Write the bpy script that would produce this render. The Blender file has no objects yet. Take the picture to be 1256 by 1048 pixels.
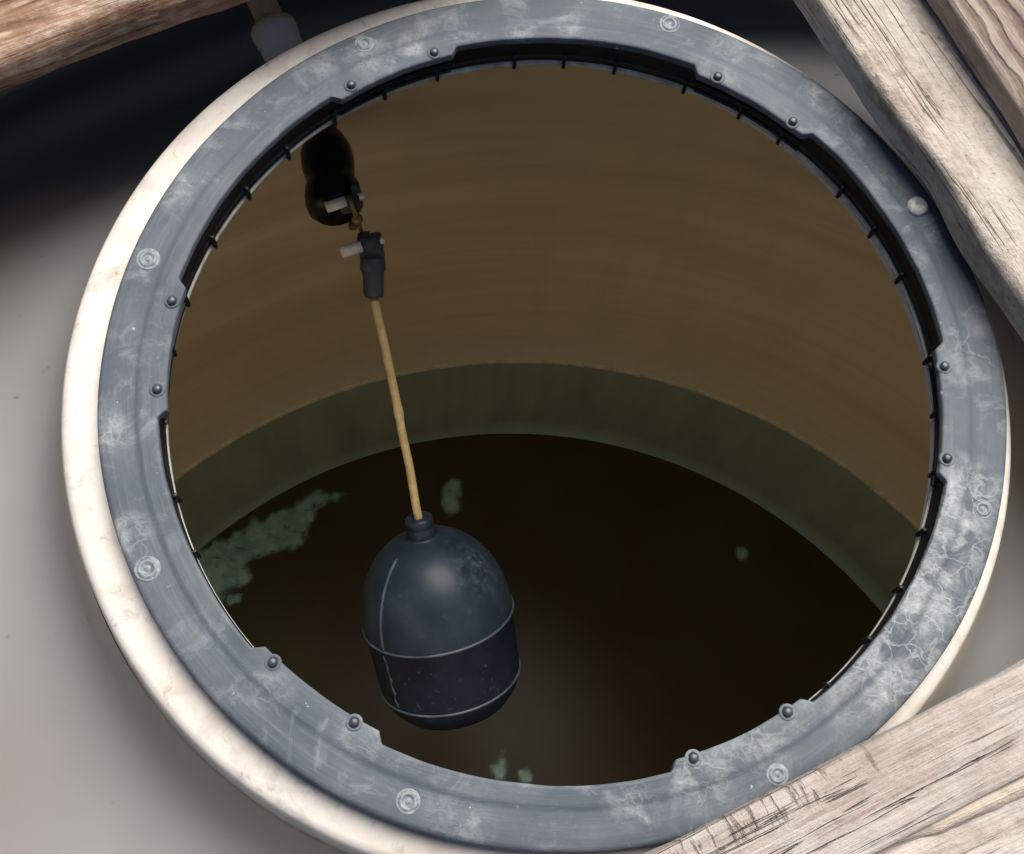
import bpy, bmesh, math, random
from mathutils import Vector, Matrix, noise
import numpy as np

random.seed(7)
D = bpy.data
scene = bpy.context.scene
COL = scene.collection
R_ = math.radians

# ------------------------------------------------------------------ camera
CAM = Vector((-0.024255, -0.294902, 0.747670))
FWD = Vector((0.0, 0.325071, -0.945689))
RGT = Vector((0.990594, 0.129405, 0.044482))
UPV = Vector((-0.136837, 0.936794, 0.322014))
FPX = 1600.0
cam = D.cameras.new('camera')
cam.sensor_fit = 'HORIZONTAL'; cam.sensor_width = 36.0
cam.lens = 36.0 * FPX / 1256.0
cam.clip_start = 0.02; cam.clip_end = 200
camo = D.objects.new('camera', cam); COL.objects.link(camo)
m = Matrix((RGT, UPV, -FWD)).transposed().to_4x4(); m.translation = CAM
camo.matrix_world = m
scene.camera = camo

# ------------------------------------------------------------------ light
SUN_EL, SUN_AZ = 60.0, 16.0        # azimuth measured clockwise from +y
w = D.worlds.new('World'); scene.world = w; w.use_nodes = True
nt = w.node_tree; nt.nodes.clear()
sky = nt.nodes.new('ShaderNodeTexSky'); sky.sky_type = 'NISHITA'; sky.sun_disc = False
sky.sun_elevation = R_(SUN_EL); sky.sun_rotation = R_(SUN_AZ); sky.air_density = 1.0; sky.dust_density = 1.5
bg = nt.nodes.new('ShaderNodeBackground'); bg.inputs['Strength'].default_value = 0.05
ow = nt.nodes.new('ShaderNodeOutputWorld')
nt.links.new(sky.outputs[0], bg.inputs['Color']); nt.links.new(bg.outputs[0], ow.inputs['Surface'])
sun = D.lights.new('sun', 'SUN'); sun.energy = 5.0; sun.angle = R_(52); sun.color = (1.0, 0.94, 0.86)
suno = D.objects.new('sun', sun); COL.objects.link(suno)
sd = Vector((math.sin(R_(SUN_AZ)) * math.cos(R_(SUN_EL)), math.cos(R_(SUN_AZ)) * math.cos(R_(SUN_EL)), math.sin(R_(SUN_EL))))
suno.rotation_euler = sd.to_track_quat('Z', 'Y').to_euler()
suno.location = sd * 5
vs = scene.view_settings
scene.display_settings.display_device = 'sRGB'
vs.view_transform = 'Standard'; vs.look = 'None'; vs.gamma = 1.0; vs.use_curve_mapping = False
vs.exposure = 0.22
scene.render.engine = 'CYCLES'
scene.cycles.max_bounces = 10; scene.cycles.diffuse_bounces = 6

# ------------------------------------------------------------------ helpers
def at(px, py, z):
    """the point at height z that the photograph's pixel (px, py) shows"""
    d = RGT * ((px - 628) / FPX) - UPV * ((py - 524) / FPX) + FWD
    return CAM + d * ((z - CAM.z) / d.z)

def srgb(r, g, b):
    f = lambda v: (v / 255 / 12.92) if v / 255 <= 0.04045 else ((v / 255 + 0.055) / 1.055) ** 2.4
    return (f(r), f(g), f(b), 1)

def tag(o, label=None, cat=None, group=None, kind=None):
    if label: o['label'] = label
    if cat: o['category'] = cat
    if group: o['group'] = group
    if kind: o['kind'] = kind
    return o

def empty(name, loc):
    o = D.objects.new(name, None); COL.objects.link(o); o.location = loc; o.empty_display_size = 0.05
    return o

def obj(name, bm, mat, parent=None, smooth=True, mw=None, angle=None):
    me = D.meshes.new(name); bmesh.ops.recalc_face_normals(bm, faces=bm.faces) if bm.faces else None
    bm.to_mesh(me); bm.free()
    me.materials.append(mat)
    if smooth:
        for p in me.polygons: p.use_smooth = True
        if angle: me.set_sharp_from_angle(angle=R_(angle))
    o = D.objects.new(name, me); COL.objects.link(o)
    if parent:
        o.parent = parent
        pw = Matrix.Translation(parent.location) if parent.parent is None else None
        if pw is None:
            pw = Matrix.Translation(parent.parent.location) @ Matrix.Translation(parent.location)
        o.matrix_parent_inverse = Matrix.Identity(4)
        base = mw if mw is not None else Matrix.Identity(4)
        o.matrix_basis = pw.inverted() @ base
    elif mw is not None:
        o.matrix_world = mw
    return o

def frame(axis, origin=(0, 0, 0), xhint=None):
    z = Vector(axis).normalized()
    x = Vector(xhint) if xhint is not None else Vector((1, 0, 0.01))
    x = (x - z * x.dot(z)).normalized(); y = z.cross(x)
    M = Matrix((x, y, z)).transposed().to_4x4(); M.translation = Vector(origin)
    return M

def lathe(bm, prof, n=64, M=None, close=False):
    """prof: list of (r, z). r == 0 ends make a pole"""
    M = M or Matrix.Identity(4); rings = []
    for r, z in prof:
        if r < 1e-6: rings.append([bm.verts.new(M @ Vector((0, 0, z)))])
        else: rings.append([bm.verts.new(M @ Vector((r * math.cos(2 * math.pi * i / n), r * math.sin(2 * math.pi * i / n), z))) for i in range(n)])
    pairs = list(zip(rings, rings[1:])) + ([(rings[-1], rings[0])] if close else [])
    for a, b in pairs:
        for i in range(n):
            j = (i + 1) % n
            if len(a) == 1 and len(b) == 1: continue
            if len(a) == 1: bm.faces.new((a[0], b[j], b[i]))
            elif len(b) == 1: bm.faces.new((a[i], a[j], b[0]))
            else: bm.faces.new((a[i], a[j], b[j], b[i]))

def tube(bm, pts, rad, n=16, wob=0.0, caps=True):
    """a swept tube through pts; rad a number or a list"""
    pts = [Vector(p) for p in pts]; rings = []
    for i, p in enumerate(pts):
        t = (pts[min(i + 1, len(pts) - 1)] - pts[max(i - 1, 0)]).normalized()
        h = Vector((0, 0, 1)) if abs(t.z) < .9 else Vector((1, 0, 0))
        x = (h - t * h.dot(t)).normalized(); y = t.cross(x)
        r = rad[i] if isinstance(rad, (list, tuple)) else rad
        rings.append([bm.verts.new(p + (x * math.cos(a) + y * math.sin(a)) * r * (1 + wob * noise.noise(p * 90 + x * math.cos(a) * 2 + y * math.sin(a) * 2)))
                      for a in (2 * math.pi * k / n for k in range(n))])
    for a, b in zip(rings, rings[1:]):
        for i in range(n): bm.faces.new((a[i], a[(i + 1) % n], b[(i + 1) % n], b[i]))
    if caps:
        bm.faces.new(rings[0][::-1]); bm.faces.new(rings[-1])

def box(bm, size, M, bev=0.0):
    r = bmesh.ops.create_cube(bm, size=1.0, matrix=M @ Matrix.Diagonal((*size, 1)))
    if bev:
        es = list({e for v in r['verts'] for e in v.link_edges})
        bmesh.ops.bevel(bm, geom=es, offset=bev, segments=2, affect='EDGES', profile=.6)

# ------------------------------------------------------------------ materials
class NT:
    def __init__(s, name):
        s.m = D.materials.new(name); s.m.use_nodes = True; s.t = s.m.node_tree
        s.b = s.t.nodes['Principled BSDF']
        s.tc = s.t.nodes.new('ShaderNodeTexCoord')
    def n(s, typ, **kw):
        nd = s.t.nodes.new(typ)
        for k, v in kw.items(): setattr(nd, k, v)
        return nd
    def val(s, sock, v):
        if isinstance(v, bpy.types.NodeSocket): s.t.links.new(v, sock)
        else: sock.default_value = v
    def co(s, scale=(1, 1, 1), rot=(0, 0, 0), src='Object', loc=(0, 0, 0)):
        mp = s.n('ShaderNodeMapping'); s.t.links.new(s.tc.outputs[src], mp.inputs[0])
        mp.inputs['Scale'].default_value = scale; mp.inputs['Rotation'].default_value = rot; mp.inputs['Location'].default_value = loc
        return mp.outputs[0]
    def noise(s, co, scale=5, detail=6, rough=.55, dist=0.0):
        nd = s.n('ShaderNodeTexNoise'); s.val(nd.inputs['Vector'], co)
        nd.inputs['Scale'].default_value = scale; nd.inputs['Detail'].default_value = detail
        nd.inputs['Roughness'].default_value = rough; nd.inputs['Distortion'].default_value = dist
        return nd.outputs['Fac']
    def ramp(s, fac, *stops):
        nd = s.n('ShaderNodeValToRGB'); s.val(nd.inputs[0], fac)
        e = nd.color_ramp.elements
        while len(e) < len(stops): e.new(0.5)
        for k, (p, c) in enumerate(stops):
            e[k].position = p; e[k].color = c if isinstance(c, tuple) else (c, c, c, 1)
        return nd.outputs[0]
    def mix(s, fac, a, b, mode='MIX'):
        nd = s.n('ShaderNodeMix', data_type='RGBA', blend_type=mode)
        s.val(nd.inputs[0], fac); s.val(nd.inputs[6], a); s.val(nd.inputs[7], b)
        return nd.outputs[2]
    def math(s, op, a, b=0.0, c=None, clamp=False):
        nd = s.n('ShaderNodeMath', operation=op, use_clamp=clamp)
        s.val(nd.inputs[0], a); s.val(nd.inputs[1], b)
        if c is not None: s.val(nd.inputs[2], c)
        return nd.outputs[0]
    def blob(s, centre, radius, soft=.5, co=None):
        """1 inside a ball at centre (object space), fading to 0 at its radius"""
        d = s.n('ShaderNodeVectorMath', operation='DISTANCE')
        s.val(d.inputs[0], co if co is not None else s.tc.outputs['Object']); d.inputs[1].default_value = centre
        mr = s.n('ShaderNodeMapRange', interpolation_type='SMOOTHSTEP'); s.val(mr.inputs[0], d.outputs['Value'])
        mr.inputs[1].default_value = radius * (1 - soft); mr.inputs[2].default_value = radius
        mr.inputs[3].default_value = 1; mr.inputs[4].default_value = 0
        return mr.outputs[0]
    def bump(s, h, strength=.3, dist=.002, prev=None):
        nd = s.n('ShaderNodeBump'); s.val(nd.inputs['Height'], h)
        nd.inputs['Strength'].default_value = strength; nd.inputs['Distance'].default_value = dist
        if prev is not None: s.val(nd.inputs['Normal'], prev)
        return nd.outputs[0]
    def out(s, color, rough=.6, normal=None, spec=.5, metal=0.0):
        s.val(s.b.inputs['Base Color'], color); s.val(s.b.inputs['Roughness'], rough)
        s.b.inputs['Specular IOR Level'].default_value = spec; s.b.inputs['Metallic'].default_value = metal
        if normal is not None: s.val(s.b.inputs['Normal'], normal)
        return s.m

def plain(name, c, rough=.5, spec=.5, metal=0.0, var=.25, scale=60, bumpv=.15):
    t = NT(name); co = t.co()
    n1 = t.noise(co, scale, 5)
    dark = tuple(x * (1 - var) for x in c[:3]) + (1,); light = tuple(min(1, x * (1 + var)) for x in c[:3]) + (1,)
    return t.out(t.ramp(n1, (.3, dark), (.7, light)), rough, t.bump(n1, bumpv, .001), spec, metal)

# --- weathered grey-blue ring: world coordinates centred on the ring
def ring_material():
    t = NT('weathered_grey_plastic'); co = t.co()
    sx = t.n('ShaderNodeSeparateXYZ'); t.val(sx.inputs[0], co)
    ang = t.math('ARCTAN2', sx.outputs[1], sx.outputs[0])
    rad = t.math('SQRT', t.math('ADD', t.math('MULTIPLY', sx.outputs[0], sx.outputs[0]), t.math('MULTIPLY', sx.outputs[1], sx.outputs[1])))
    cb = t.n('ShaderNodeCombineXYZ'); ca = t.math('COSINE', ang); sa = t.math('SINE', ang)
    t.val(cb.inputs[0], t.math('MULTIPLY', ca, 2.2)); t.val(cb.inputs[1], t.math('MULTIPLY', sa, 2.2)); t.val(cb.inputs[2], t.math('MULTIPLY', rad, 130))
    streak = t.noise(cb.outputs[0], 2.5, 7, .65)
    big = t.noise(co, 14, 4, .6, .5); fine = t.noise(co, 120, 6, .65); mid = t.noise(co, 42, 6, .62, .8)
    c = t.ramp(big, (.25, (.070, .086, .106, 1)), (.5, (.096, .115, .136, 1)), (.75, (.138, .157, .174, 1)))
    c = t.mix(t.ramp(streak, (.52, 0), (.8, .32)), c, (.27, .30, .33, 1))
    c = t.mix(t.ramp(streak, (.2, .5), (.42, 0)), c, (.075, .095, .125, 1))
    c = t.mix(t.ramp(mid, (.57, 0), (.72, .28)), c, (.29, .32, .345, 1))
    pat = t.noise(t.co(loc=(6, 2, 1)), 26, 7, .72, 1.2)
    c = t.mix(t.ramp(pat, (.54, 0), (.70, .55)), c, (.30, .335, .36, 1))
    c = t.mix(t.ramp(pat, (.28, .45), (.42, 0)), c, (.075, .092, .115, 1))
    # chalky mineral deposits where they lie
    ch = None
    spots = [(1160, 655, .042, 1.25), (1135, 730, .05, 1.3), (1090, 800, .055, 1.15), (1185, 605, .03, 1.25), (1040, 850, .03, .4), (505, 55, .014, 1), (860, 945, .03, .8), (930, 905, .028, .6), (890, 60, .02, .35),
             (450, 70, .02, .5), (130, 530, .018, .8), (155, 660, .022, .6), (1010, 120, .02, .5), (1090, 230, .022, .4), (1120, 320, .016, .5), (390, 80, .02, .45), (1190, 430, .03, .55), (1080, 470, .01, .3),
             (330, 850, .02, .4), (440, 900, .02, .5), (640, 40, .015, .5), (700, 30, .015, .6), (215, 230, .02, .4), (560, 1000, .03, .3), (780, 990, .02, .5), (1205, 230, .02, .4)]
    for px, py, r, k in spots:
        p = at(px, py, 0)
        b = t.math('MULTIPLY', t.blob((p.x, p.y, 0), r, .85), k)
        ch = b if ch is None else t.math('MAXIMUM', ch, b)
    vein = t.n('ShaderNodeTexVoronoi', feature='DISTANCE_TO_EDGE'); vein.inputs['Scale'].default_value = 55
    wv = t.n('ShaderNodeVectorMath', operation='ADD'); nn = t.n('ShaderNodeTexNoise'); t.val(nn.inputs['Vector'], co); nn.inputs['Scale'].default_value = 60; nn.inputs['Detail'].default_value = 5
    sc = t.n('ShaderNodeVectorMath', operation='SCALE'); t.val(sc.inputs[0], nn.outputs['Color']); sc.inputs['Scale'].default_value = .035
    t.val(wv.inputs[0], co); t.val(wv.inputs[1], sc.outputs[0]); t.val(vein.inputs['Vector'], wv.outputs[0])
    veins = t.ramp(vein.outputs['Distance'], (0.0, 1.0), (.08, 0.0))
    grain = t.ramp(fine, (.42, 0), (.62, 1))
    grain2 = t.ramp(mid, (.4, 0), (.6, 1))
    dep = t.math('MULTIPLY', ch, t.math('MAXIMUM', t.math('MULTIPLY', grain, grain2), t.math('MULTIPLY', veins, .6)), clamp=True)
    c = t.mix(t.math('MULTIPLY', dep, .85), c, (.46, .49, .50, 1))
    c = t.mix(t.math('MULTIPLY', t.math('MULTIPLY', ch, .38), grain2), c, (.38, .41, .43, 1))
    # small bright flecks and dark pits
    fl = t.ramp(t.noise(t.co(loc=(3, 1, 0)), 150, 3, .6), (.715, 0), (.75, .6))
    c = t.mix(fl, c, (.5, .53, .55, 1))
    # dark scuff line that follows the step of the ring
    wob = t.math('MULTIPLY', t.math('SUBTRACT', t.noise(co, 18, 3), .5), .010)
    dl = t.math('ABSOLUTE', t.math('SUBTRACT', t.math('ADD', rad, wob), .2570))
    c = t.mix(t.math('MULTIPLY', t.ramp(dl, (.0, .75), (.0022, 0)), t.ramp(big, (.35, .25), (.6, 1))), c, (.085, .105, .135, 1))
    rg = t.ramp(mid, (.3, .55), (.7, .75))
    h = t.math('ADD', t.math('MULTIPLY', fine, .5), t.math('ADD', t.math('MULTIPLY', streak, .5), dep))
    return t.out(c, rg, t.bump(h, .45, .0014), .28)

def wood(name, dark, mid, light, grain=1.0, crack=.5, rough_noise=.4, seed=0.0, speck=0.0, warm=None, line=0.0, wavy=.6, saw=None, contrast=1.0):
    """sawn timber: grain runs along the object's local x"""
    t = NT(name)
    co = t.co((1.0, 12 * grain, 12 * grain), loc=(seed, seed * 2.3, seed * .7))
    g1 = t.noise(co, 5.5, 9, .66, wavy)
    g2 = t.noise(t.co((2.2, 70 * grain, 70 * grain), loc=(seed * 3, 1, seed)), 6, 6, .7, .3)
    blot = t.noise(t.co((1, 2.2, 2.2), loc=(seed, seed, 5)), 9, 6, .6, .6)
    iso = t.noise(t.co(loc=(seed * 2, 0, 1)), 95, 7, .68)
    f = t.math('ADD', t.math('MULTIPLY', g1, .6), t.math('MULTIPLY', g2, .4))
    f = t.math('ADD', t.math('MULTIPLY', f, 1 - rough_noise), t.math('MULTIPLY', iso, rough_noise))
    c = t.ramp(f, (.5 - .17 * contrast, dark), (.5, mid), (.5 + .16 * contrast, light))
    if warm:
        c = t.mix(t.ramp(blot, (.45, 0), (.68, .75)), c, warm)
    c = t.mix(t.ramp(blot, (.28, .45), (.45, 0)), c, dark)
    hgt = f
    if line:
        wv = t.n('ShaderNodeTexWave', wave_type='BANDS', bands_direction='Y', wave_profile='SIN')
        t.val(wv.inputs['Vector'], t.co((.45, 1, .5), loc=(seed, 0, 0))); wv.inputs['Scale'].default_value = 26; wv.inputs['Distortion'].default_value = 3.6
        wv.inputs['Detail'].default_value = 3; wv.inputs['Detail Scale'].default_value = 2.2
        lw = t.ramp(wv.outputs['Fac'], (.1, 1), (.55, 0))
        c = t.mix(t.math('MULTIPLY', lw, line), c, dark)
        hgt = t.math('SUBTRACT', hgt, t.math('MULTIPLY', lw, .5))
    # long drying cracks
    cn = t.noise(t.co((.8, 26, 26), loc=(seed * 5, 2, 1)), 5, 3, .5, .25)
    ck = t.ramp(t.math('ABSOLUTE', t.math('SUBTRACT', cn, .5)), (.0, 1), (.020, 0))
    gate = t.ramp(t.noise(t.co((1.2, 4, 4), loc=(1, seed, 2)), 7, 2), (.5, 0), (.62, 1))
    ck = t.math('MULTIPLY', t.math('MULTIPLY', ck, gate), crack)
    c = t.mix(ck, c, tuple(x * .35 for x in dark[:3]) + (1,))
    hgt = t.math('SUBTRACT', hgt, t.math('MULTIPLY', ck, 1.2))
    if speck:
        sp = t.ramp(t.noise(t.co(loc=(seed, 9, 3)), 130, 3, .6), (.62, 0), (.72, speck))
        c = t.mix(sp, c, tuple(x * .55 for x in dark[:3]) + (1,))
    if saw:         # saw-tooth marks bitten across one edge: (x0, x1, y0)
        sp2 = t.n('ShaderNodeSeparateXYZ'); t.val(sp2.inputs[0], t.tc.outputs['Object'])
        sn = t.noise(t.co((230, 34, 34), rot=(0, 0, .25), loc=(seed, 1, 1)), 1, 5, .65, .5)
        def rng(sock, a, b):
            mr = t.n('ShaderNodeMapRange', interpolation_type='SMOOTHSTEP'); t.val(mr.inputs[0], sock)
            mr.inputs[1].default_value = a; mr.inputs[2].default_value = b; return mr.outputs[0]
        mk = t.math('MULTIPLY', rng(sp2.outputs[1], saw[2], saw[2] + .006), t.math('MULTIPLY', rng(sp2.outputs[0], saw[1] + .02, saw[1]), rng(sp2.outputs[0], saw[0], saw[0] + .02)))
        sm = t.math('MULTIPLY', t.ramp(sn, (.55, 0), (.70, .45)), mk)
        c = t.mix(sm, c, tuple(x * .6 for x in dark[:3]) + (1,))
        hgt = t.math('SUBTRACT', hgt, sm)
    n1 = t.bump(hgt, 1.0, .005)
    n1 = t.bump(iso, .5, .002, n1)
    return t.out(c, .85, n1, .15)

M_RING = ring_material()
def collar_mat():
    t = NT('cream_tank_plastic'); co = t.co()
    big = t.noise(co, 9, 5, .6); fine = t.noise(co, 110, 5, .7); mid = t.noise(co, 30, 6, .65, .5)
    c = t.ramp(big, (.3, (.70, .65, .59, 1)), (.7, (.78, .735, .68, 1)))
    c = t.mix(t.ramp(mid, (.50, 0), (.66, .6)), c, (.55, .47, .41, 1))
    drt = t.noise(t.co(loc=(8, 3, 2)), 55, 7, .75, .8)
    c = t.mix(t.ramp(drt, (.56, 0), (.68, .55)), c, (.36, .30, .26, 1))
    c = t.mix(t.math('MULTIPLY', t.ramp(big, (.45, 0), (.6, 1)), t.ramp(fine, (.5, 0), (.65, .35))), c, (.42, .36, .32, 1))
    c = t.mix(t.math('MULTIPLY', t.ramp(fine, (.64, 0), (.72, .8)), t.ramp(mid, (.48, 0), (.6, 1))), c, (.20, .17, .15, 1))
    p = at(395, 965, -.03); b = t.blob((p.x, p.y, -.03), .035, .9)
    p2 = at(180, 238, -.03); b = t.math('MAXIMUM', b, t.blob((p2.x, p2.y, -.03), .016, .8))
    c = t.mix(t.math('MULTIPLY', b, t.ramp(mid, (.42, 0), (.56, .75))), c, (.22, .22, .22, 1))
    return t.out(c, .5, t.bump(fine, .15, .001), .35)
M_COLLAR = collar_mat()
def roof_mat():
    t = NT('grey_tank_plastic'); co = t.co()
    big = t.noise(co, 5, 4, .55); fine = t.noise(co, 160, 4, .6)
    c = t.ramp(big, (.3, (.45, .46, .475, 1)), (.7, (.52, .53, .545, 1)))
    p = at(-20, 960, -.09)
    c = t.mix(t.math('MULTIPLY', t.blob((p.x, p.y, -.09), .09, .95), .3), c, (.36, .28, .27, 1))
    sp = t.ramp(t.noise(t.co(loc=(2, 4, 0)), 70, 2.5, .55), (.70, 0), (.735, .6))
    c = t.mix(sp, c, (.22, .17, .16, 1))
    mt = t.out(c, .55, t.bump(fine, .05, .001), .35)
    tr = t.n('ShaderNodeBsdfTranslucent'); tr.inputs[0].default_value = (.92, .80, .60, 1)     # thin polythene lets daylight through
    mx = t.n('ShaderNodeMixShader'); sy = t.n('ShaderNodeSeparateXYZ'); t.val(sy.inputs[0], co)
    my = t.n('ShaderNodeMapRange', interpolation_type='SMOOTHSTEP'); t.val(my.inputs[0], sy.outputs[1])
    my.inputs[1].default_value = -.02; my.inputs[2].default_value = .20; my.inputs[3].default_value = .52; my.inputs[4].default_value = 0   # translucency faded out at the far side, so no inner glow shows there
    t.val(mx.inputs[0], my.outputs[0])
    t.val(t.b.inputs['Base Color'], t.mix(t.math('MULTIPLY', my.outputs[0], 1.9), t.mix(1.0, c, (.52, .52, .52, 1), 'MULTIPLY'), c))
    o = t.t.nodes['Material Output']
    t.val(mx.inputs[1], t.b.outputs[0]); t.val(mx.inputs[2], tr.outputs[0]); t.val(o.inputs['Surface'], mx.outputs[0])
    return mt
M_ROOF = roof_mat()
def wall_mat(zs):
    t = NT('tan_tank_inside'); co = t.co()
    sx = t.n('ShaderNodeSeparateXYZ'); t.val(sx.inputs[0], co)
    n1 = t.noise(co, 3.5, 5, .55, .3); n2 = t.noise(t.co((6, 6, .8)), 4, 5, .6); n3 = t.noise(co, 30, 5, .6)
    c = t.ramp(n1, (.3, (.50, .405, .27, 1)), (.7, (.59, .49, .34, 1)))
    c = t.mix(t.ramp(n2, (.45, 0), (.72, .35)), c, (.40, .36, .23, 1))
    dr = t.noise(t.co((16, 16, .7), loc=(2, 5, 0)), 3, 6, .65)
    c = t.mix(t.ramp(dr, (.52, 0), (.75, .22)), c, (.60, .53, .40, 1))
    hb = t.noise(t.co((.5, .5, 9), loc=(3, 1, 2)), 2.2, 4, .6)
    c = t.mix(t.ramp(hb, (.35, .5), (.6, 0)), c, (.36, .29, .19, 1))       # faint moulding bands round the wall
    mz = t.n('ShaderNodeMapRange', interpolation_type='SMOOTHSTEP'); t.val(mz.inputs[0], sx.outputs[2]); mz.inputs[1].default_value = zs + .16; mz.inputs[2].default_value = zs + .01
    c = t.mix(t.math('MULTIPLY', mz.outputs[0], t.ramp(n2, (.3, .45), (.7, .9))), c, (.62, .565, .44, 1))   # lime scale above the old water line
    zz = t.math('ADD', sx.outputs[2], t.math('MULTIPLY', t.math('SUBTRACT', n3, .5), .012))
    # wet, algae-stained band below the moulded seam
    green = t.ramp(n2, (.3, (.20, .24, .19, 1)), (.7, (.28, .32, .26, 1)))
    mr = t.n('ShaderNodeMapRange'); t.val(mr.inputs[0], zz); mr.inputs[1].default_value = zs + .004; mr.inputs[2].default_value = zs - .012
    c = t.mix(mr.outputs[0], c, green)
    mr2 = t.n('ShaderNodeMapRange'); t.val(mr2.inputs[0], t.math('ADD', sx.outputs[2], t.math('MULTIPLY', t.math('SUBTRACT', n1, .5), .16))); mr2.inputs[1].default_value = -1.145; mr2.inputs[2].default_value = -1.20
    c = t.mix(t.math('MULTIPLY', mr2.outputs[0], .8), c, (.36, .52, .47, 1))
    return t.out(c, .6, t.bump(n3, .1, .003), .25)
ZSEAM, ZW = -0.8896, -1.2
M_WALL = wall_mat(ZSEAM)
M_SEAM = plain('seam_plastic', (.40, .37, .27), .55, .4)
M_BLACK = plain('black_plastic', (.012, .013, .016), .42, .4, var=.5, scale=90)
M_BOLT = plain('dark_rivet', (.045, .055, .07), .35, .6, var=.3)
M_SCREW = plain('chalky_screw', (.20, .23, .25), .5, .5, var=.45, scale=300, bumpv=.4)
M_SCREWL = plain('pale_metal_screw', (.50, .52, .50), .45, .5, var=.4, scale=320, bumpv=.5)
M_VALVE = plain('black_valve_plastic', (.006, .006, .009), .26, .35, var=.4)
M_PIN = plain('white_plastic_pin', (.86, .85, .80), .45, .4, var=.12)
M_BRASS = plain('tarnished_brass', (.30, .22, .10), .45, .5, .6, var=.35, scale=200)
M_CLAMP = plain('grey_clamp_plastic', (.045, .052, .066), .5, .5, var=.4, scale=160, bumpv=.4)
M_SOCK = plain('slate_socket_plastic', (.052, .062, .085), .5, .4, var=.25)

def rod_mat():
    t = NT('brown_rod'); n1 = t.noise(t.co((4, 4, 4)), 30, 5, .6); n2 = t.noise(t.co(loc=(4, 2, 1)), 12, 4)
    c = t.ramp(n1, (.3, (.40, .28, .12, 1)), (.7, (.62, .48, .25, 1)))
    c = t.mix(t.ramp(n2, (.45, 0), (.65, .5)), c, (.60, .48, .30, 1))
    return t.out(c, .5, t.bump(n1, .3, .0008), .4)
M_ROD = rod_mat()
def float_mat(band=False):
    t = NT('navy_float_plastic' if not band else 'scuffed_navy_band'); co = t.co()
    n1 = t.noise(co, 40, 6, .6); n2 = t.noise(co, 150, 5, .7); n3 = t.noise(t.co(loc=(1, 5, 2)), 22, 4, .6)
    c = t.ramp(n1, (.3, (.010, .020, .035, 1)), (.7, (.021, .037, .056, 1)))
    if band:
        c = t.ramp(n1, (.3, (.03, .04, .055, 1)), (.7, (.085, .11, .135, 1)))
    else:
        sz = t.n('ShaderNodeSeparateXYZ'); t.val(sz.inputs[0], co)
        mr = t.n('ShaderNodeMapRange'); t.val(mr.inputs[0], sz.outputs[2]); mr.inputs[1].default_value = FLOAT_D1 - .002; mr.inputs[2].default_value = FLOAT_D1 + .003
        c = t.mix(mr.outputs[0], c, t.ramp(n1, (.3, (.006, .009, .021, 1)), (.7, (.012, .017, .034, 1))))      # darker below the first band: shade from overhead light put in the colour
        ch = t.math('MULTIPLY', t.blob(FLOAT_CHALK, .050, .9), t.ramp(n2, (.45, 0), (.70, .28)))
        c = t.mix(ch, c, (.20, .23, .26, 1))
        c = t.mix(t.math('MULTIPLY', t.ramp(n2, (.6, 0), (.75, .35)), t.ramp(n3, (.45, 0), (.6, 1))), c, (.22, .25, .28, 1))
    return t.out(c, .40, t.bump(n2, .12, .0006), .3)

def water_mat():
    t = NT('murky_water'); n1 = t.noise(t.co(), 6, 4)
    c = t.ramp(n1, (.3, (.042, .033, .021, 1)), (.7, (.056, .049, .027, 1)))
    return t.out(c, .26, t.bump(t.noise(t.co(), 9, 2), .03, .01), .05)
M_WATER = water_mat()
def film_mat():
    t = NT('green_film'); co = t.co(); n1 = t.noise(co, 40, 6, .6, .6); n2 = t.noise(t.co(loc=(1, 2, 3)), 12, 4)
    c = t.ramp(n1, (.3, (.13, .24, .23, 1)), (.7, (.29, .43, .40, 1)))
    c = t.mix(t.ramp(n2, (.5, 0), (.7, .6)), c, (.19, .24, .19, 1))
    mt = t.out(c, .45, t.bump(n1, .2, .001), .3)
    n3 = t.noise(t.co((1, 2.2, 1), loc=(4, 4, 1)), 32, 6, .7, .8)
    at_ = t.n('ShaderNodeAttribute'); at_.attribute_name = 'film'
    t.val(t.b.inputs['Alpha'], t.math('MULTIPLY', at_.outputs['Fac'], t.ramp(n3, (.30, .35), (.45, 1.0))))      # a thin, broken film
    return mt
M_FILM = film_mat()
def soil_mat():
    t = NT('dark_soil'); n1 = t.noise(t.co(), 12, 8, .65)
    return t.out(t.ramp(n1, (.3, (.007, .005, .0045, 1)), (.7, (.015, .011, .0095, 1))), .95, t.bump(n1, .6, .02), .1)

# ------------------------------------------------------------------ setting
TC = Vector((0.0744, -0.3248, 0)); TR = 0.6958
bm = bmesh.new()      # unseen soil bank, raised round the tank to block low sky light
lathe(bm, [(0, -1.30), (.6, -1.30), (1.15, -1.30), (1.205, -1.28), (1.215, -.86), (1.26, -.70), (1.38, -.50), (1.50, -.22), (1.62, -.06), (1.8, -.01), (2.6, .0), (4, .0), (7, .0), (12, .0), (30, .0)], 96, Matrix.Translation(TC))
for v in bm.verts:
    if (v.co - TC).xy.length > 1.25: v.co.z += .03 * noise.noise(v.co * 2.3)
tag(obj('ground', bm, soil_mat()), kind='structure')

bm = bmesh.new()
lathe(bm, [(0, 0), (.2, 0), (.4, 0), (.6, 0), (TR - .0005, 0)], 128)
tag(obj('water', bm, M_WATER, mw=Matrix.Translation((TC.x, TC.y, ZW))), kind='structure')

# ------------------------------------------------------------------ the tank
tank = tag(empty('water_tank', (TC.x, TC.y, -1.27)),
           'large grey plastic water tank with a cream collar and open round dark ring manhole', 'water tank')
W0 = Matrix.Identity(4)
NC = Vector((-0.0084, 0.0, 0))
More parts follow.
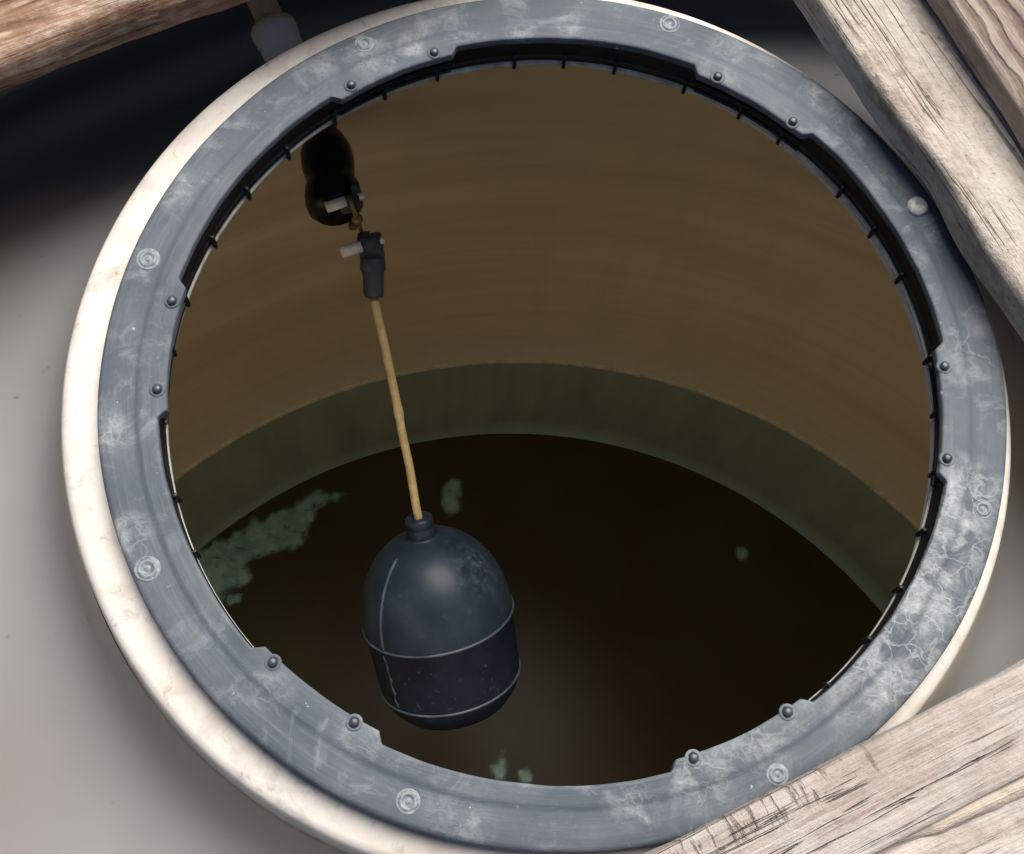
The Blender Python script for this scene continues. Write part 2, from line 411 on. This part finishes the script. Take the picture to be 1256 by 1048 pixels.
# roof, neck flare and outer wall in one shell
RO = 1.20; ZR = -.094
def roof_z(d):          # a nearly flat crown that rounds over into sloping shoulders
    e = max(0.0, min(d, .688) - .54)
    return ZR - .012 * (min(d, .54) / .54) ** 2 - 3.2 * e * e - 0.95 * max(0.0, d - .688)
bm = bmesh.new(); NT_, NRr = 240, 80; rows = []
for i in range(NT_):
    a = 2 * math.pi * i / NT_; d = Vector((math.cos(a), math.sin(a), 0))
    o = NC - TC; b = o.dot(d); L = -b + math.sqrt(b * b - (o.length_squared - RO * RO))
    row = []
    for k in range(NRr + 1):
        s = k / NRr
        r = .304 + (L - .304) * (s ** 1.6 if s < 1 else 1)
        p = NC + d * r; dd = (p - TC).length
        z = roof_z(min(dd, RO))
        e = r - .304
        z += .046 * math.exp(-(e / .0175) ** 1.25)
        
        row.append(bm.verts.new((p.x, p.y, z)))
    for zz in (-.70, -.9, -1.0, -1.1, -1.27):
        p = NC + d * L
        row.append(bm.verts.new((p.x, p.y, zz)))
    rows.append(row)
for i in range(NT_):
    a, b = rows[i], rows[(i + 1) % NT_]
    for k in range(len(a) - 1): bm.faces.new((a[k], b[k], b[k + 1], a[k + 1]))
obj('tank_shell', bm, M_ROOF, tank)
# collar
bm = bmesh.new()
MC = Matrix.Translation(NC)
lathe(bm, [(.2545, -.044), (.2545, -.036), (.2545, -.021), (.262, -.0185), (.280, -.0185), (.293, -.0188), (.2968, -.0200), (.2990, -.0235), (.3003, -.031), (.3015, -.042), (.3030, -.054), (.3050, -.064), (.3052, -.074)], 256, MC)
for v in bm.verts:
    a = math.atan2(v.co.y, v.co.x); k = 1 + .0035 * noise.noise(Vector((math.cos(a) * 1.6, math.sin(a) * 1.6, 3)))
    v.co.x *= k; v.co.y *= k
obj('collar', bm, M_COLLAR, tank)
# the cut inner edge of the collar, seen just under the black throat
bm = bmesh.new()
lathe(bm, [(.2438, -.0286), (.2436, -.0315), (.2455, -.0340), (.2545, -.036), (.2545, -.026), (.2475, -.0275)], 256, close=True)
for v in bm.verts:
    a = math.atan2(v.co.y, v.co.x)
    v.co.z += .0012 * noise.noise(Vector((math.cos(a) * 4, math.sin(a) * 4, 1)))
    k = 1 + .003 * noise.noise(Vector((math.cos(a) * 2, math.sin(a) * 2, 7))); v.co.x *= k; v.co.y *= k
obj('cut_edge', bm, plain('cut_cream_edge', (.50, .49, .44), .6, .3, var=.4, scale=70), tank)
# inner wall
bm = bmesh.new()
prof = [(TR, -1.27), (TR, -1.2), (TR, -1.1), (TR, -1.0), (TR, ZSEAM - .02), (TR, ZSEAM), (TR, ZSEAM + .05), (TR, -.7), (TR, -.5), (TR, -.3), (TR, -.25), (TR, -.225), (TR, -.205)]
lathe(bm, prof, 160, Matrix.Translation(TC))
obj('tank_wall', bm, M_WALL, tank)
bm = bmesh.new()
lathe(bm, [(TR + .002, ZSEAM + .006), (TR - .002, ZSEAM + .0045), (TR - .004, ZSEAM + .001), (TR - .004, ZSEAM - .001), (TR - .002, ZSEAM - .004), (TR + .002, ZSEAM - .005)], 200, Matrix.Translation(TC))
obj('wall_seam', bm, M_SEAM, tank)

# ring with six tabs
TABS = [124.0, 63.9, 2.8, 302.6, 242.0, 184.0]
def tabw(deg, soft=.55, half=10.3):
    k = 0.0
    for t in TABS:
        d = abs((deg - t + 180) % 360 - 180)
        k = max(k, min(1.0, max(0.0, (half + soft - d) / (2 * soft))))
    return k
bm = bmesh.new(); NA = 1440; rows = []
for i in range(NA):
    deg = 360 * i / NA; a = R_(deg); k = tabw(deg)
    c3 = Vector((math.cos(a), math.sin(a), 0))
    wv = noise.noise(c3 * 3.0) * .0010 + noise.noise(c3 * 14.0) * .0003
    wo = noise.noise(c3 * 2.1 + Vector((5, 0, 0))) * .0012
    ri = .2442 - .0058 * k + wv
    prof = [(ri, -.0060), (ri, -.0008), (ri + .0006, -.0001), (ri + .0020, .0001), (.2470, .0), (.2540, -.0002), (.2558, -.0006), (.2574, -.0016), (.2590, -.0019), (.268, -.0016), (.2765 + wo, -.0018), (.2788 + wo, -.0028), (.2800 + wo, -.0048), (.2800 + wo, -.0150), (.2790 + wo, -.0175)]
    if k < .5:      # a shallow step where there is no tab
        prof[3] = (ri + .0022, .0001)
    rows.append([bm.verts.new((r * c3.x, r * c3.y, z + .0007 * noise.noise(Vector((c3.x * 5, c3.y * 5, r * 60))))) for r, z in prof])
for i in range(NA):
    a, b = rows[i], rows[(i + 1) % NA]
    for k in range(len(a) - 1): bm.faces.new((a[k], b[k], b[k + 1], a[k + 1]))
ring = obj('manhole_ring', bm, M_RING, tank, angle=50)
RP = ring
# black throat under the ring, with its lower ledges below the tabs
bm = bmesh.new()
lathe(bm, [(.2475, -.0040), (.2450, -.0062), (.2445, -.010), (.2448, -.0205), (.2440, -.0215), (.2440, -.0255), (.2450, -.0275), (.2500, -.0280)], 360)
for t in TABS:
    for z0, z1, r0 in ((-.0150, -.0185, .2415), (-.0235, -.0262, .2420)):
        n = 24; vs_ = []
        for i in range(n + 1):
            a = R_(t - 9.8 + 19.6 * i / n); c, s = math.cos(a), math.sin(a)
            vs_.append([bm.verts.new((r * c, r * s, z)) for r, z in ((.2446, z0 + .0004), (r0 + .0006, z0), (r0, (z0 + z1) / 2), (r0 + .0006, z1), (.2446, z1 - .0004))])
        for a, b in zip(vs_, vs_[1:]):
            for k in range(4): bm.faces.new((a[k], b[k], b[k + 1], a[k + 1]))
        bm.faces.new(vs_[0]); bm.faces.new(vs_[-1][::-1])
obj('throat', bm, M_BLACK, ring, angle=40)
# ribs
ribs = [103.6, 95.5, 87.1, 75.2, 65.2, 57.5, 44.3, 35.9, 27.2, 13.2, 116.5, 125.7, 153.8, 163.5, 174.0, 182.3, 205.3, 214.1, 144.5, 135.0, 4.5, 355.0, 345.5, 336.0, 327.0, 318]
for d in ribs:
    a = R_(d); bm = bmesh.new()
    M = Matrix.Rotation(a, 4, 'Z') @ Matrix.Translation((.2434, 0, -.0255))
    box(bm, (.0034, .0026, .0150), M, .0008)
    obj('rib', bm, M_BLACK, ring)
# rivets at the tab ends
for r, d in [(.2436, 131.2), (.2433, 116.9), (.2422, 70.6), (.2416, 56.6), (.2418, 9.7), (.2422, 355.3), (.2405, 309.6), (.2405, 295.1), (.2419, 234.6), (.2410, 248.3), (.2438, 190.7), (.2436, 176.9)]:
    a = R_(d); bm = bmesh.new()
    M = Matrix.Translation((r * math.cos(a), r * math.sin(a), .0))
    lathe(bm, [(.0050, -.0004), (.0047, .0006), (.0039, .0007), (.0032, .0004)], 20, M)
    obj('rivet_seat', bm, M_RING, ring)
    bm = bmesh.new()
    lathe(bm, [(.0028, -.001), (.0028, .0018), (.0024, .0027), (.0015, .0032), (0, .0033)], 20, M)
    obj('rivet', bm, M_BOLT, ring)
# eight screws
for i, (r, d) in enumerate([(.2676, 171.4), (.2687, 125.9), (.2705, 80.5), (.2665, 34.8), (.2700, 214.7), (.2672, 258.6), (.2667, 304.3), (.2690, 349.7)]):
    a = R_(d); bm = bmesh.new()
    M = Matrix.Translation((r * math.cos(a), r * math.sin(a), -.0018)) @ Matrix.Rotation(i * .9, 4, 'Z')
    if i == 3:
        lathe(bm, [(.0068, -.001), (.0068, .0012), (.0060, .0024), (.0040, .0031), (.0024, .0032), (.0018, .0022), (0, .0021)], 28, M)
        s = obj('screw', bm, M_SCREWL, ring); s['label'] = 'pale bright screw head'
    else:
        k = (1.05, .92, 1.0, 1, 1.08, .98, .9, .85)[i]
        lathe(bm, [(.0074 * k, -.0006), (.0070 * k, .0004), (.0062 * k, .0002), (.0056 * k, .0002), (.0050 * k, .0011), (.0041 * k, .0013), (.0033 * k, .0009), (.0028 * k, .0002), (.0020 * k, .0002), (.0013 * k, .0006), (0, .0007)], 28, M)
        obj('screw', bm, M_SCREW, ring)

# ------------------------------------------------------------------ inlet pipe outside the tank
ZP = -.052
pa, pb, pc = at(308, -26, ZP), at(328, 18, ZP), at(368, 102, ZP)
pdir = (pc - pb).normalized()
pipe = tag(empty('inlet_pipe', pb), 'short brown inlet pipe in a white sleeve fitting beside the tank collar', 'pipe')
bm = bmesh.new(); tube(bm, [pa - pdir * .12, pa, pb + pdir * .03], .0104, 24)
obj('pipe', bm, plain('brown_pipe', (.62, .42, .22), .5, .4, var=.3, scale=50), pipe)
bm = bmesh.new(); Mx = frame(pdir, at(337, 40, ZP))
lathe(bm, [(.0105, -.004), (.0152, -.004), (.0164, -.002), (.0164, .006), (.0154, .008), (.0154, .04), (.0162, .044), (.0162, .054), (0, .054)], 32, Mx)
obj('sleeve', bm, plain('white_pipe_sleeve', (.80, .74, .68), .55, .35, var=.12, scale=30), pipe)
bm = bmesh.new(); lathe(bm, [(.0160, -.0046), (.0169, -.0036), (.0169, .0), (.0160, .001)], 32, Mx, close=True)
obj('sleeve_lip', bm, plain('tan_sleeve_lip', (.62, .48, .28), .5, .4), pipe)

# ------------------------------------------------------------------ float valve
AX = Vector((0.27618, -0.71283, -0.64728)).normalized()      # along rod, from valve to float
CAP = at(513, 634, -.42)
PXD = FPX / ((CAP - CAM).dot(FWD))
ZV = -.235
va, vb = at(392, 138, ZV), at(413, 266, ZV)
vdir = (vb - va).normalized(); VL = (vb - va).length
valve = tag(empty('float_valve', va), 'black float valve with brown rod and dark navy round float hanging inside the tank', 'float valve')
bm = bmesh.new(); Mv = frame(vdir, va)
k = VL
lathe(bm, [(0, -.05), (.0110, -.05), (.0110, -.012), (.0145, -.010), (.0145, .004), (.0125, .10 * k), (.0125, .19 * k), (.0175, .27 * k), (.0218, .38 * k), (.0226, .50 * k), (.0212, .60 * k), (.0200, .655 * k), (.0222, .70 * k), (.0240, .78 * k), (.0243, .86 * k), (.0222, .94 * k), (.0160, 1.0 * k), (0, 1.02 * k)], 48, Mv)
obj('valve_body', bm, M_VALVE, valve)
# back nut
bm = bmesh.new(); lathe(bm, [(.012, -.006), (.0195, -.006), (.0205, -.004), (.0205, .003), (.0195, .005), (.012, .005)], 6, Mv)
obj('lock_nut', bm, M_VALVE, valve, smooth=False)
ZT = ZV + .022
def seg(bm, p0, p1, z0, z1, r, n=16):
    tube(bm, [at(*p0, z0), at(*p1, z1)], r, n)
# bracket and pin on the valve's face
bm = bmesh.new(); P = at(427, 250, ZT); box(bm, (.012, .016, .014), frame(AX, P, RGT), .002)
box(bm, (.006, .014, .022), frame(AX, at(438, 240, ZT), RGT), .002)
obj('bracket', bm, M_CLAMP, valve)
bm = bmesh.new(); seg(bm, (400, 255), (424, 247), ZT + .006, ZT + .006, .0046)
obj('pin', bm, M_PIN, valve)
bm = bmesh.new(); seg(bm, (440, 242), (446, 239), ZT + .006, ZT + .006, .0030)
obj('pin_end', bm, M_PIN, valve)
# clamp at the top of the rod
rod_top = CAP - AX * .213
zc = rod_top.z
ZC = zc + .018
bm = bmesh.new()
P = at(455, 305, ZC); box(bm, (.020, .018, .024), frame(AX, P, RGT), .003)
P2 = at(447, 294, ZC + .004); box(bm, (.010, .012, .012), frame(AX, P2, RGT), .002)
P3 = at(463, 297, ZC + .004); box(bm, (.008, .012, .014), frame(AX, P3, RGT), .002)
obj('clamp', bm, M_CLAMP, valve)
bm = bmesh.new(); seg(bm, (418, 310), (443, 302), ZC + .008, ZC + .008, .0052)
obj('pin', bm, M_PIN, valve)
bm = bmesh.new(); seg(bm, (463, 297), (470, 294), ZC + .008, ZC + .008, .0032)
obj('pin_end', bm, M_PIN, valve)
# brass lever between valve and clamp
bm = bmesh.new()
tube(bm, [at(428, 240, ZT + .012), at(434, 258, ZT + .006), at(438, 268, (ZT + ZC) / 2 + .004), at(443, 284, ZC + .004), at(449, 298, ZC)], [.0016, .0018, .0024, .0018, .002], 10)
bmesh.ops.create_uvsphere(bm, u_segments=14, v_segments=10, radius=.0050, matrix=Matrix.Translation(at(438, 269, (ZT + ZC) / 2 + .004)))
obj('lever', bm, M_BRASS, valve)
bm = bmesh.new(); bmesh.ops.create_uvsphere(bm, u_segments=14, v_segments=10, radius=.0042, matrix=Matrix.Translation(at(433, 277, (ZT + ZC) / 2 - .006)))
obj('lever_nut', bm, plain('brown_nut', (.14, .09, .03), .5, .5), valve)
# socket
bm = bmesh.new(); s0 = at(457, 316, ZC)
Ms = frame(rod_top - s0, s0); Ls = (rod_top - s0).length
lathe(bm, [(0, 0), (.0100, 0), (.0108, .10 * Ls), (.0112, .30 * Ls), (.0102, .34 * Ls), (.0092, .40 * Ls), (.0086, .95 * Ls), (.0076, 1.0 * Ls), (0, 1.0 * Ls)], 28, Ms)
obj('socket', bm, M_SOCK, valve)
# rod, with the small knot half way down
bm = bmesh.new(); npt = 40; pts = []; rr = []
side = AX.cross(FWD).normalized()
for i in range(npt + 1):
    s = i / npt; p = rod_top.lerp(CAP + AX * .006, s)
    p = p + side * (.0012 * math.sin(s * math.pi) + .0006 * noise.noise(Vector((s * 6, 1, 2))))
    pts.append(p); rr.append(.0039 + .0001 * noise.noise(Vector((s * 9, 3, 1))) + .0010 * math.exp(-((s - .49) / .018) ** 2))
tube(bm, pts, rr, 14, .02)
obj('rod', bm, M_ROD, valve)
# float, its own frame: z along the axis from the cap's top
kx = 1.0 / (PXD * math.sin(R_(60)))
Fm = frame(AX, CAP, RGT)
D1, D2 = 117 * kx * 1.04, 188 * kx * 1.06
FR = 94.0 / (FPX / ((CAP + AX * D1 - CAM).dot(FWD)))
c_ = CAP + AX * D1
chalk = (CAP + AX * D1 * .62) + (RGT * .72 + UPV * .30 - FWD * .55).normalized() * FR * .92
FLOAT_CHALK = tuple(Fm.inverted() @ chalk)
FLOAT_D1 = D1
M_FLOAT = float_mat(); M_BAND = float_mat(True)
dome0 = 20 * kx
prof = []
for i in range(0, 21):
    a = math.pi / 2 * i / 20
    prof.append((FR * .985 * math.sin(max(a, .16)) ** .94, dome0 + (D1 - dome0) * (1 - math.cos(max(a, .16)))))
prof += [(FR * .985, D1 + .004), (FR * .972, D1 + .008), (FR * .955, (D1 + D2) / 2), (FR * .935, D2 - .003), (FR * .93, D2 + .003), (FR * .88, D2 + .013), (FR * .76, D2 + .025), (FR * .5, D2 + .034), (0, D2 + .038)]
prof = [(0, prof[0][1] - .0005)] + prof
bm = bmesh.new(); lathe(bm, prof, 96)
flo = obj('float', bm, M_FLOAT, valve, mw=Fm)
def sub(name, bm, mat):
    o = obj(name, bm, mat); o.parent = flo; o.matrix_parent_inverse = Matrix.Identity(4); return o
for dd, rf in ((D1, .984), (D2, .932)):
    bm = bmesh.new()
    lathe(bm, [(FR * rf - .001, dd - .0016), (FR * rf + .0010, dd - .0010), (FR * rf + .0015, dd), (FR * rf + .0010, dd + .0010), (FR * rf - .001, dd + .0016)], 96)
    sub('band', bm, M_BAND)
# cap
bm = bmesh.new()
lathe(bm, [(0, .003), (.0045, .003), (.0060, .0), (.0105, -.0005), (.0128, .0015), (.0134, .005), (.0128, .0085), (.0120, .010), (.0126, .012), (.0130, .017), (.0122, .021), (.0135, .024), (.0150, dome0 + .008)], 40)
sub('cap', bm, M_FLOAT)
# parting line: a raised seam over the left of the dome and a second toward the right
def ridge(ang, s0, s1, wdt=.0016, hgt=.0013):
    bm = bmesh.new(); pts = []
    for i in range(25):
        q = s0 + (s1 - s0) * i / 24; a = math.pi / 2 * q
        r = FR * .985 * math.sin(max(a, .16)) ** .94; z = dome0 + (D1 - dome0) * (1 - math.cos(max(a, .16)))
        pts.append(Vector((r * math.cos(ang), r * math.sin(ang), z)))
    tube(bm, pts, [wdt * (.6 if i in (0, 24) else 1) for i in range(25)], 8)
    sub('seam', bm, M_BAND)
def fang(px, py):
    """angle round the float that shows at a pixel, found on the near side of its equator"""
    best = None
    for i in range(720):
        a = 2 * math.pi * i / 720; p = Fm @ Vector((FR * math.cos(a), FR * math.sin(a), D1)); v = p - CAM
        x = 628 + FPX * v.dot(RGT) / v.dot(FWD); y = 524 - FPX * v.dot(UPV) / v.dot(FWD)
        e = (x - px) ** 2 + (y - py) ** 2
        if best is None or e < best[0]: best = (e, a)
    return best[1]
A0 = fang(474, 790)
ridge(A0, .30, 1.0)
ridge(A0 + R_(125), .12, .5, .0012)
bm = bmesh.new()
pts = []
for i in range(14):
    z = D1 + .004 + (D2 - D1 - .006) * i / 13; a = A0 + .02 * math.sin(i * 1.9) + .03
    rz = FR * (.968 - .034 * i / 13); pts.append(Vector((rz * math.cos(a), rz * math.sin(a), z)))
tube(bm, pts, [.0011 + .0007 * math.sin(i * 2.3) for i in range(14)], 8)
sub('seam', bm, M_BAND)

# ------------------------------------------------------------------ green patches on the water
def patch(poly, label, jag=.3, depth=3, z=ZW + .0015, mat=M_FILM, fade=.016, cell=.004):
    """a pale green film: a fine sheet that thins out toward its ragged edge"""
    P = np.array([at(x, y, z)[:2] for x, y in poly]); c = P.mean(0); P = P - c
    Q = np.roll(P, -1, 0)
    def dist(p):
        d = Q - P; t = np.clip(((p - P) * d).sum(1) / (d * d).sum(1), 0, 1)
        return float(np.hypot(*(P + d * t[:, None] - p).T).min())
    def inside(p):
        a = (P[:, 1] > p[1]) != (Q[:, 1] > p[1])
        with np.errstate(divide='ignore', invalid='ignore'): xi = (Q[:, 0] - P[:, 0]) * (p[1] - P[:, 1]) / (Q[:, 1] - P[:, 1]) + P[:, 0]
        return bool((a & (p[0] < xi)).sum() % 2)
    ext = fade * .6; lo, hi = P.min(0) - ext, P.max(0) + ext
    nx, ny = int((hi[0] - lo[0]) / cell) + 2, int((hi[1] - lo[1]) / cell) + 2
    sd = np.zeros((nx, ny))
    for i in range(nx):
        for k in range(ny):
            p = lo + cell * np.array([i, k]); d = dist(p); sd[i, k] = d if inside(p) else -d
            sd[i, k] += fade * .75 * noise.noise(Vector((p[0] * 45, p[1] * 45, c[0] * 9))) + fade * .4 * noise.noise(Vector((p[0] * 120, p[1] * 120, c[1] * 9)))
    bm = bmesh.new(); lay = bm.verts.layers.float.new('film'); V = {}
    def vert(i, k):
        if (i, k) not in V:
            v = bm.verts.new((lo[0] + cell * i, lo[1] + cell * k, .0010)); u = min(1, max(0, sd[i, k] / fade + .35)); v[lay] = u * u * (3 - 2 * u); V[(i, k)] = v
        return V[(i, k)]
    for i in range(nx - 1):
        for k in range(ny - 1):
            if max(sd[i, k], sd[i + 1, k], sd[i, k + 1], sd[i + 1, k + 1]) > -fade * .35:
                bm.faces.new((vert(i, k), vert(i + 1, k), vert(i + 1, k + 1), vert(i, k + 1)))
    o = obj('green_patch', bm, mat, mw=Matrix.Translation((c[0], c[1], z)))
    return tag(o, label, 'algae', 'green patches on the water')
patch([(228, 690), (262, 664), (300, 650), (326, 632), (352, 624), (378, 606), (392, 599), (404, 604), (420, 606), (402, 618), (386, 624), (380, 645), (374, 670), (340, 678), (318, 684), (303, 696), (312, 708), (292, 722), (276, 728), (270, 745), (235, 730)],
      'largest pale green patch with ragged edges along the left side of the water', .28, 3)
patch([(542, 593), (553, 586), (562, 590), (564, 610), (561, 628), (548, 633), (541, 622), (544, 608)], 'small upright green patch just right of the rod above the float', fade=.010)
patch([(903, 672), (914, 674), (917, 684), (909, 691), (902, 684)], 'tiny pale fleck alone on the right of the dark water', fade=.008, cell=.003)
patch([(598, 940), (607, 936), (614, 924), (620, 938), (623, 962), (606, 960)], 'pointed pale patch touching the ring edge below the float', fade=.010)
patch([(634, 946), (646, 941), (656, 952), (654, 962), (640, 962)], 'faint brown green speck beside the pointed patch at the ring edge', fade=.008, cell=.003)
patch([(279, 733), (290, 729), (298, 730), (295, 739), (283, 741)], 'tiny brown green speck just below the largest green patch', fade=.008, cell=.003)

# ------------------------------------------------------------------ timbers
def timber(name, p1, p2, ztop, width, thick, side, mat, label, cat='timber', ext=(.15, .25), rnd=.006, rough=.0025, seed=0, group=None, taper=0.0, bite=None, ends=.0015, low=False, shift=0.0):
    """p1, p2: pixels on the timber's near top edge; side +1: body lies left of p1->p2, -1: right"""
    zz0 = ztop - thick if low else ztop; a, b = at(*p1, zz0), at(*p2, zz0); a.z = b.z = ztop; d = (b - a).normalized(); nrm = Vector((-d.y, d.x, 0)) * side
    a += nrm * shift; b += nrm * shift
    a0 = a.copy(); a = a - d * ext[0]; b = b + d * ext[1]; L = (b - a).length
    bx = (at(*bite[0], zz0) - a).dot(d) if bite else 0
    N = max(40, int(L / .004)); sec = []
    # rounded section, y from 0 (visible edge) to width, z from 0 (top) to -thick
    def arc(cy, cz, r, a0, a1, n=5): return [(cy + r * math.cos(R_(a0 + (a1 - a0) * i / n)), cz + r * math.sin(R_(a0 + (a1 - a0) * i / n))) for i in range(n + 1)]
    r = rnd
    ny = max(6, int(width / .006))
    top = [(r + (width - 2 * r) * i / ny, 0) for i in range(1, ny)]
    sec = arc(r, -thick + r, r, 270, 180) + [(0, -thick + r + (thick - 2 * r) * i / 6) for i in range(1, 6)] + arc(r, -r, r, 180, 90) + top + arc(width - r, -r, r, 90, 0) + arc(width - r, -thick + r, r, 0, -90)
    bm = bmesh.new(); rings = []
    for i in range(N + 1):
        x = L * i / N; row = []
        for (y, z) in sec:
            q = Vector((x * 9, y * 42, z * 42 + seed * 13.7))
            e = noise.noise(q) * rough + noise.noise(Vector((x * 30, y * 130, z * 130 + seed * 3))) * rough * .45
            w = noise.noise(Vector((x * 4, 0, seed * 7.1))) * rough * 1.0 * (1 - y / width)
            yy, zz = y, z
            if bite: yy += bite[1] * math.exp(-((x - bx) / bite[2]) ** 2) * max(0, 1 - y / (width * .35))
            cy, cz = yy - width / 2, zz + thick / 2
            ll = max(1e-4, math.hypot(cy, cz * 1.0))
            oy, oz = (cy / ll) * (1 if abs(cy) > abs(cz) * width / thick * .9 else .2), (cz / ll)
            oz = (1 if z > -r * 1.01 else (-1 if z < -thick + r * 1.01 else 0)) * (1 if r < y < width - r else .6)
            oy = (-1 if y < r * 1.01 else (1 if y > width - r * 1.01 else 0)) * (1 if -thick + r < z < -r else .6)
            row.append(bm.verts.new((x - L / 2 + (random.uniform(-ends, ends) if i in (0, N) else 0), (yy - width / 2 + oy * e + w) * side, zz + thick / 2 + oz * e)))
        rings.append(row)
    n = len(sec)
    for A, B in zip(rings, rings[1:]):
        for k in range(n): bm.faces.new((A[k], A[(k + 1) % n], B[(k + 1) % n], B[k]))
    bm.faces.new(rings[0]); bm.faces.new(rings[-1][::-1])
    mid = (a + b) / 2 + nrm * width / 2 + Vector((0, 0, -thick / 2))
    M = Matrix((d, Vector((-d.y, d.x, 0)), Vector((0, 0, 1)))).transposed().to_4x4(); M.translation = mid
    o = obj(name, bm, mat, mw=M, angle=60)
    return tag(o, label, cat, group, 'thing')

# the warm brown one at the upper left, seen a little softened
W1 = wood('brown_weathered_wood', (.13, .068, .042, 1), (.36, .23, .16, 1), (.74, .62, .52, 1), .7, .35, .2, 1.3, 0, (.30, .165, .10, 1), 0, 1.6, None, .62)
timber('wood_plank', (-30, 137), (340, 1), .068, .24, .036, +1, W1, 'wide rough brown slab of wood in the upper left corner above the inlet pipe', ext=(.5, 1.1), rnd=.012, rough=.005, seed=1, low=True)
for q in range(3):      # unseen planks added behind it to keep the tank's far side dark
    timber('wood_plank', (-30, 137), (340, 1), .068, .236, .036, +1, W1, 'unseen brown deck plank added behind the upper left slab to shade the tank', ext=(.7, 1.3), rnd=.008, rough=.004, seed=21 + q, low=True, shift=.245 + .242 * q, group='unseen deck planks added behind the upper left slab')
W2 = wood('pale_speckled_wood', (.22, .165, .125, 1), (.52, .45, .385, 1), (.70, .65, .585, 1), .7, .45, .5, 4.2, .6, (.62, .58, .53, 1))
timber('wood_plank', (968, 0), (1256, 429), .036, .165, .030, +1, W2, 'pale speckled timber plank lying on the right edge of the dark ring', ext=(.07, .4), rnd=.006, rough=.0022, seed=2, low=True, bite=((1141, 232), .0045, .03))
W3 = wood('lined_grey_wood', (.17, .12, .10, 1), (.40, .32, .275, 1), (.56, .48, .42, 1), 1.2, .3, .2, 7.7, 0, None, .7)
timber('wood_plank', (1160, -12), (1275, 165), .062, .42, .024, +1, W3, 'lined grey brown plank in the upper right corner lying on the pale plank', ext=(.1, .3), rnd=.005, rough=.002, seed=3)
W4 = wood('pale_grey_wood', (.20, .15, .13, 1), (.50, .43, .385, 1), (.66, .605, .56, 1), 1.1, .7, .22, 11.1, .25, (.60, .575, .55, 1), 0, .5, (-.31, -.155, .007))
timber('wood_plank', (765, 1064), (1290, 797), .040, .0505, .034, -1, W4, 'weathered pale timber with long cracks lying across the lower right of the ring', ext=(.04, .35), rnd=.004, rough=.0028, seed=4)
W5 = wood('pale_split_wood', (.24, .18, .15, 1), (.58, .525, .49, 1), (.70, .655, .62, 1), 1.0, .8, .22, 15.9, .05, (.62, .52, .42, 1))
timber('wood_plank', (985, 1076), (1290, 935), .031, .042, .034, -1, W5, 'narrower pale split timber in the lower right corner beside the cracked timber', ext=(.1, .35), rnd=.007, rough=.003, seed=5)

# a torn, fresher strip of sapwood along the split timber's near edge
bm = bmesh.new(); pts = []; rr = []
for i in range(40):
    u = i / 39; p = at(1085 + (1300 - 1085) * u, 1036 + (939 - 1036) * u, .033)
    pts.append(p + Vector((0, 0, -.0045 + .0012 * noise.noise(Vector((u * 7, 0, 0)))))); rr.append(.0075 * min(1, .35 + u * 2.2) * (1 + .12 * noise.noise(Vector((u * 9, 4, 0)))))
tube(bm, pts, rr, 18, .05)
W6 = wood('pale_torn_sapwood', (.46, .36, .28, 1), (.68, .58, .48, 1), (.78, .70, .61, 1), 1.2, .3, .2, 3.3, 0)
d_ = (pts[-1] - pts[0]).normalized(); Mt = frame(d_, pts[0])
split_plank = [o for o in D.objects if o.name.startswith('wood_plank')][-1]
for o in D.objects:
    if o.name.startswith('wood_plank') and 'narrower' in o['label']: split_plank = o
st = obj('torn_strip', bm, W6)
inv = split_plank.matrix_world.inverted() if False else (split_plank.matrix_basis.inverted())
st.data.transform(inv); st.parent = split_plank; st.matrix_parent_inverse = Matrix.Identity(4)
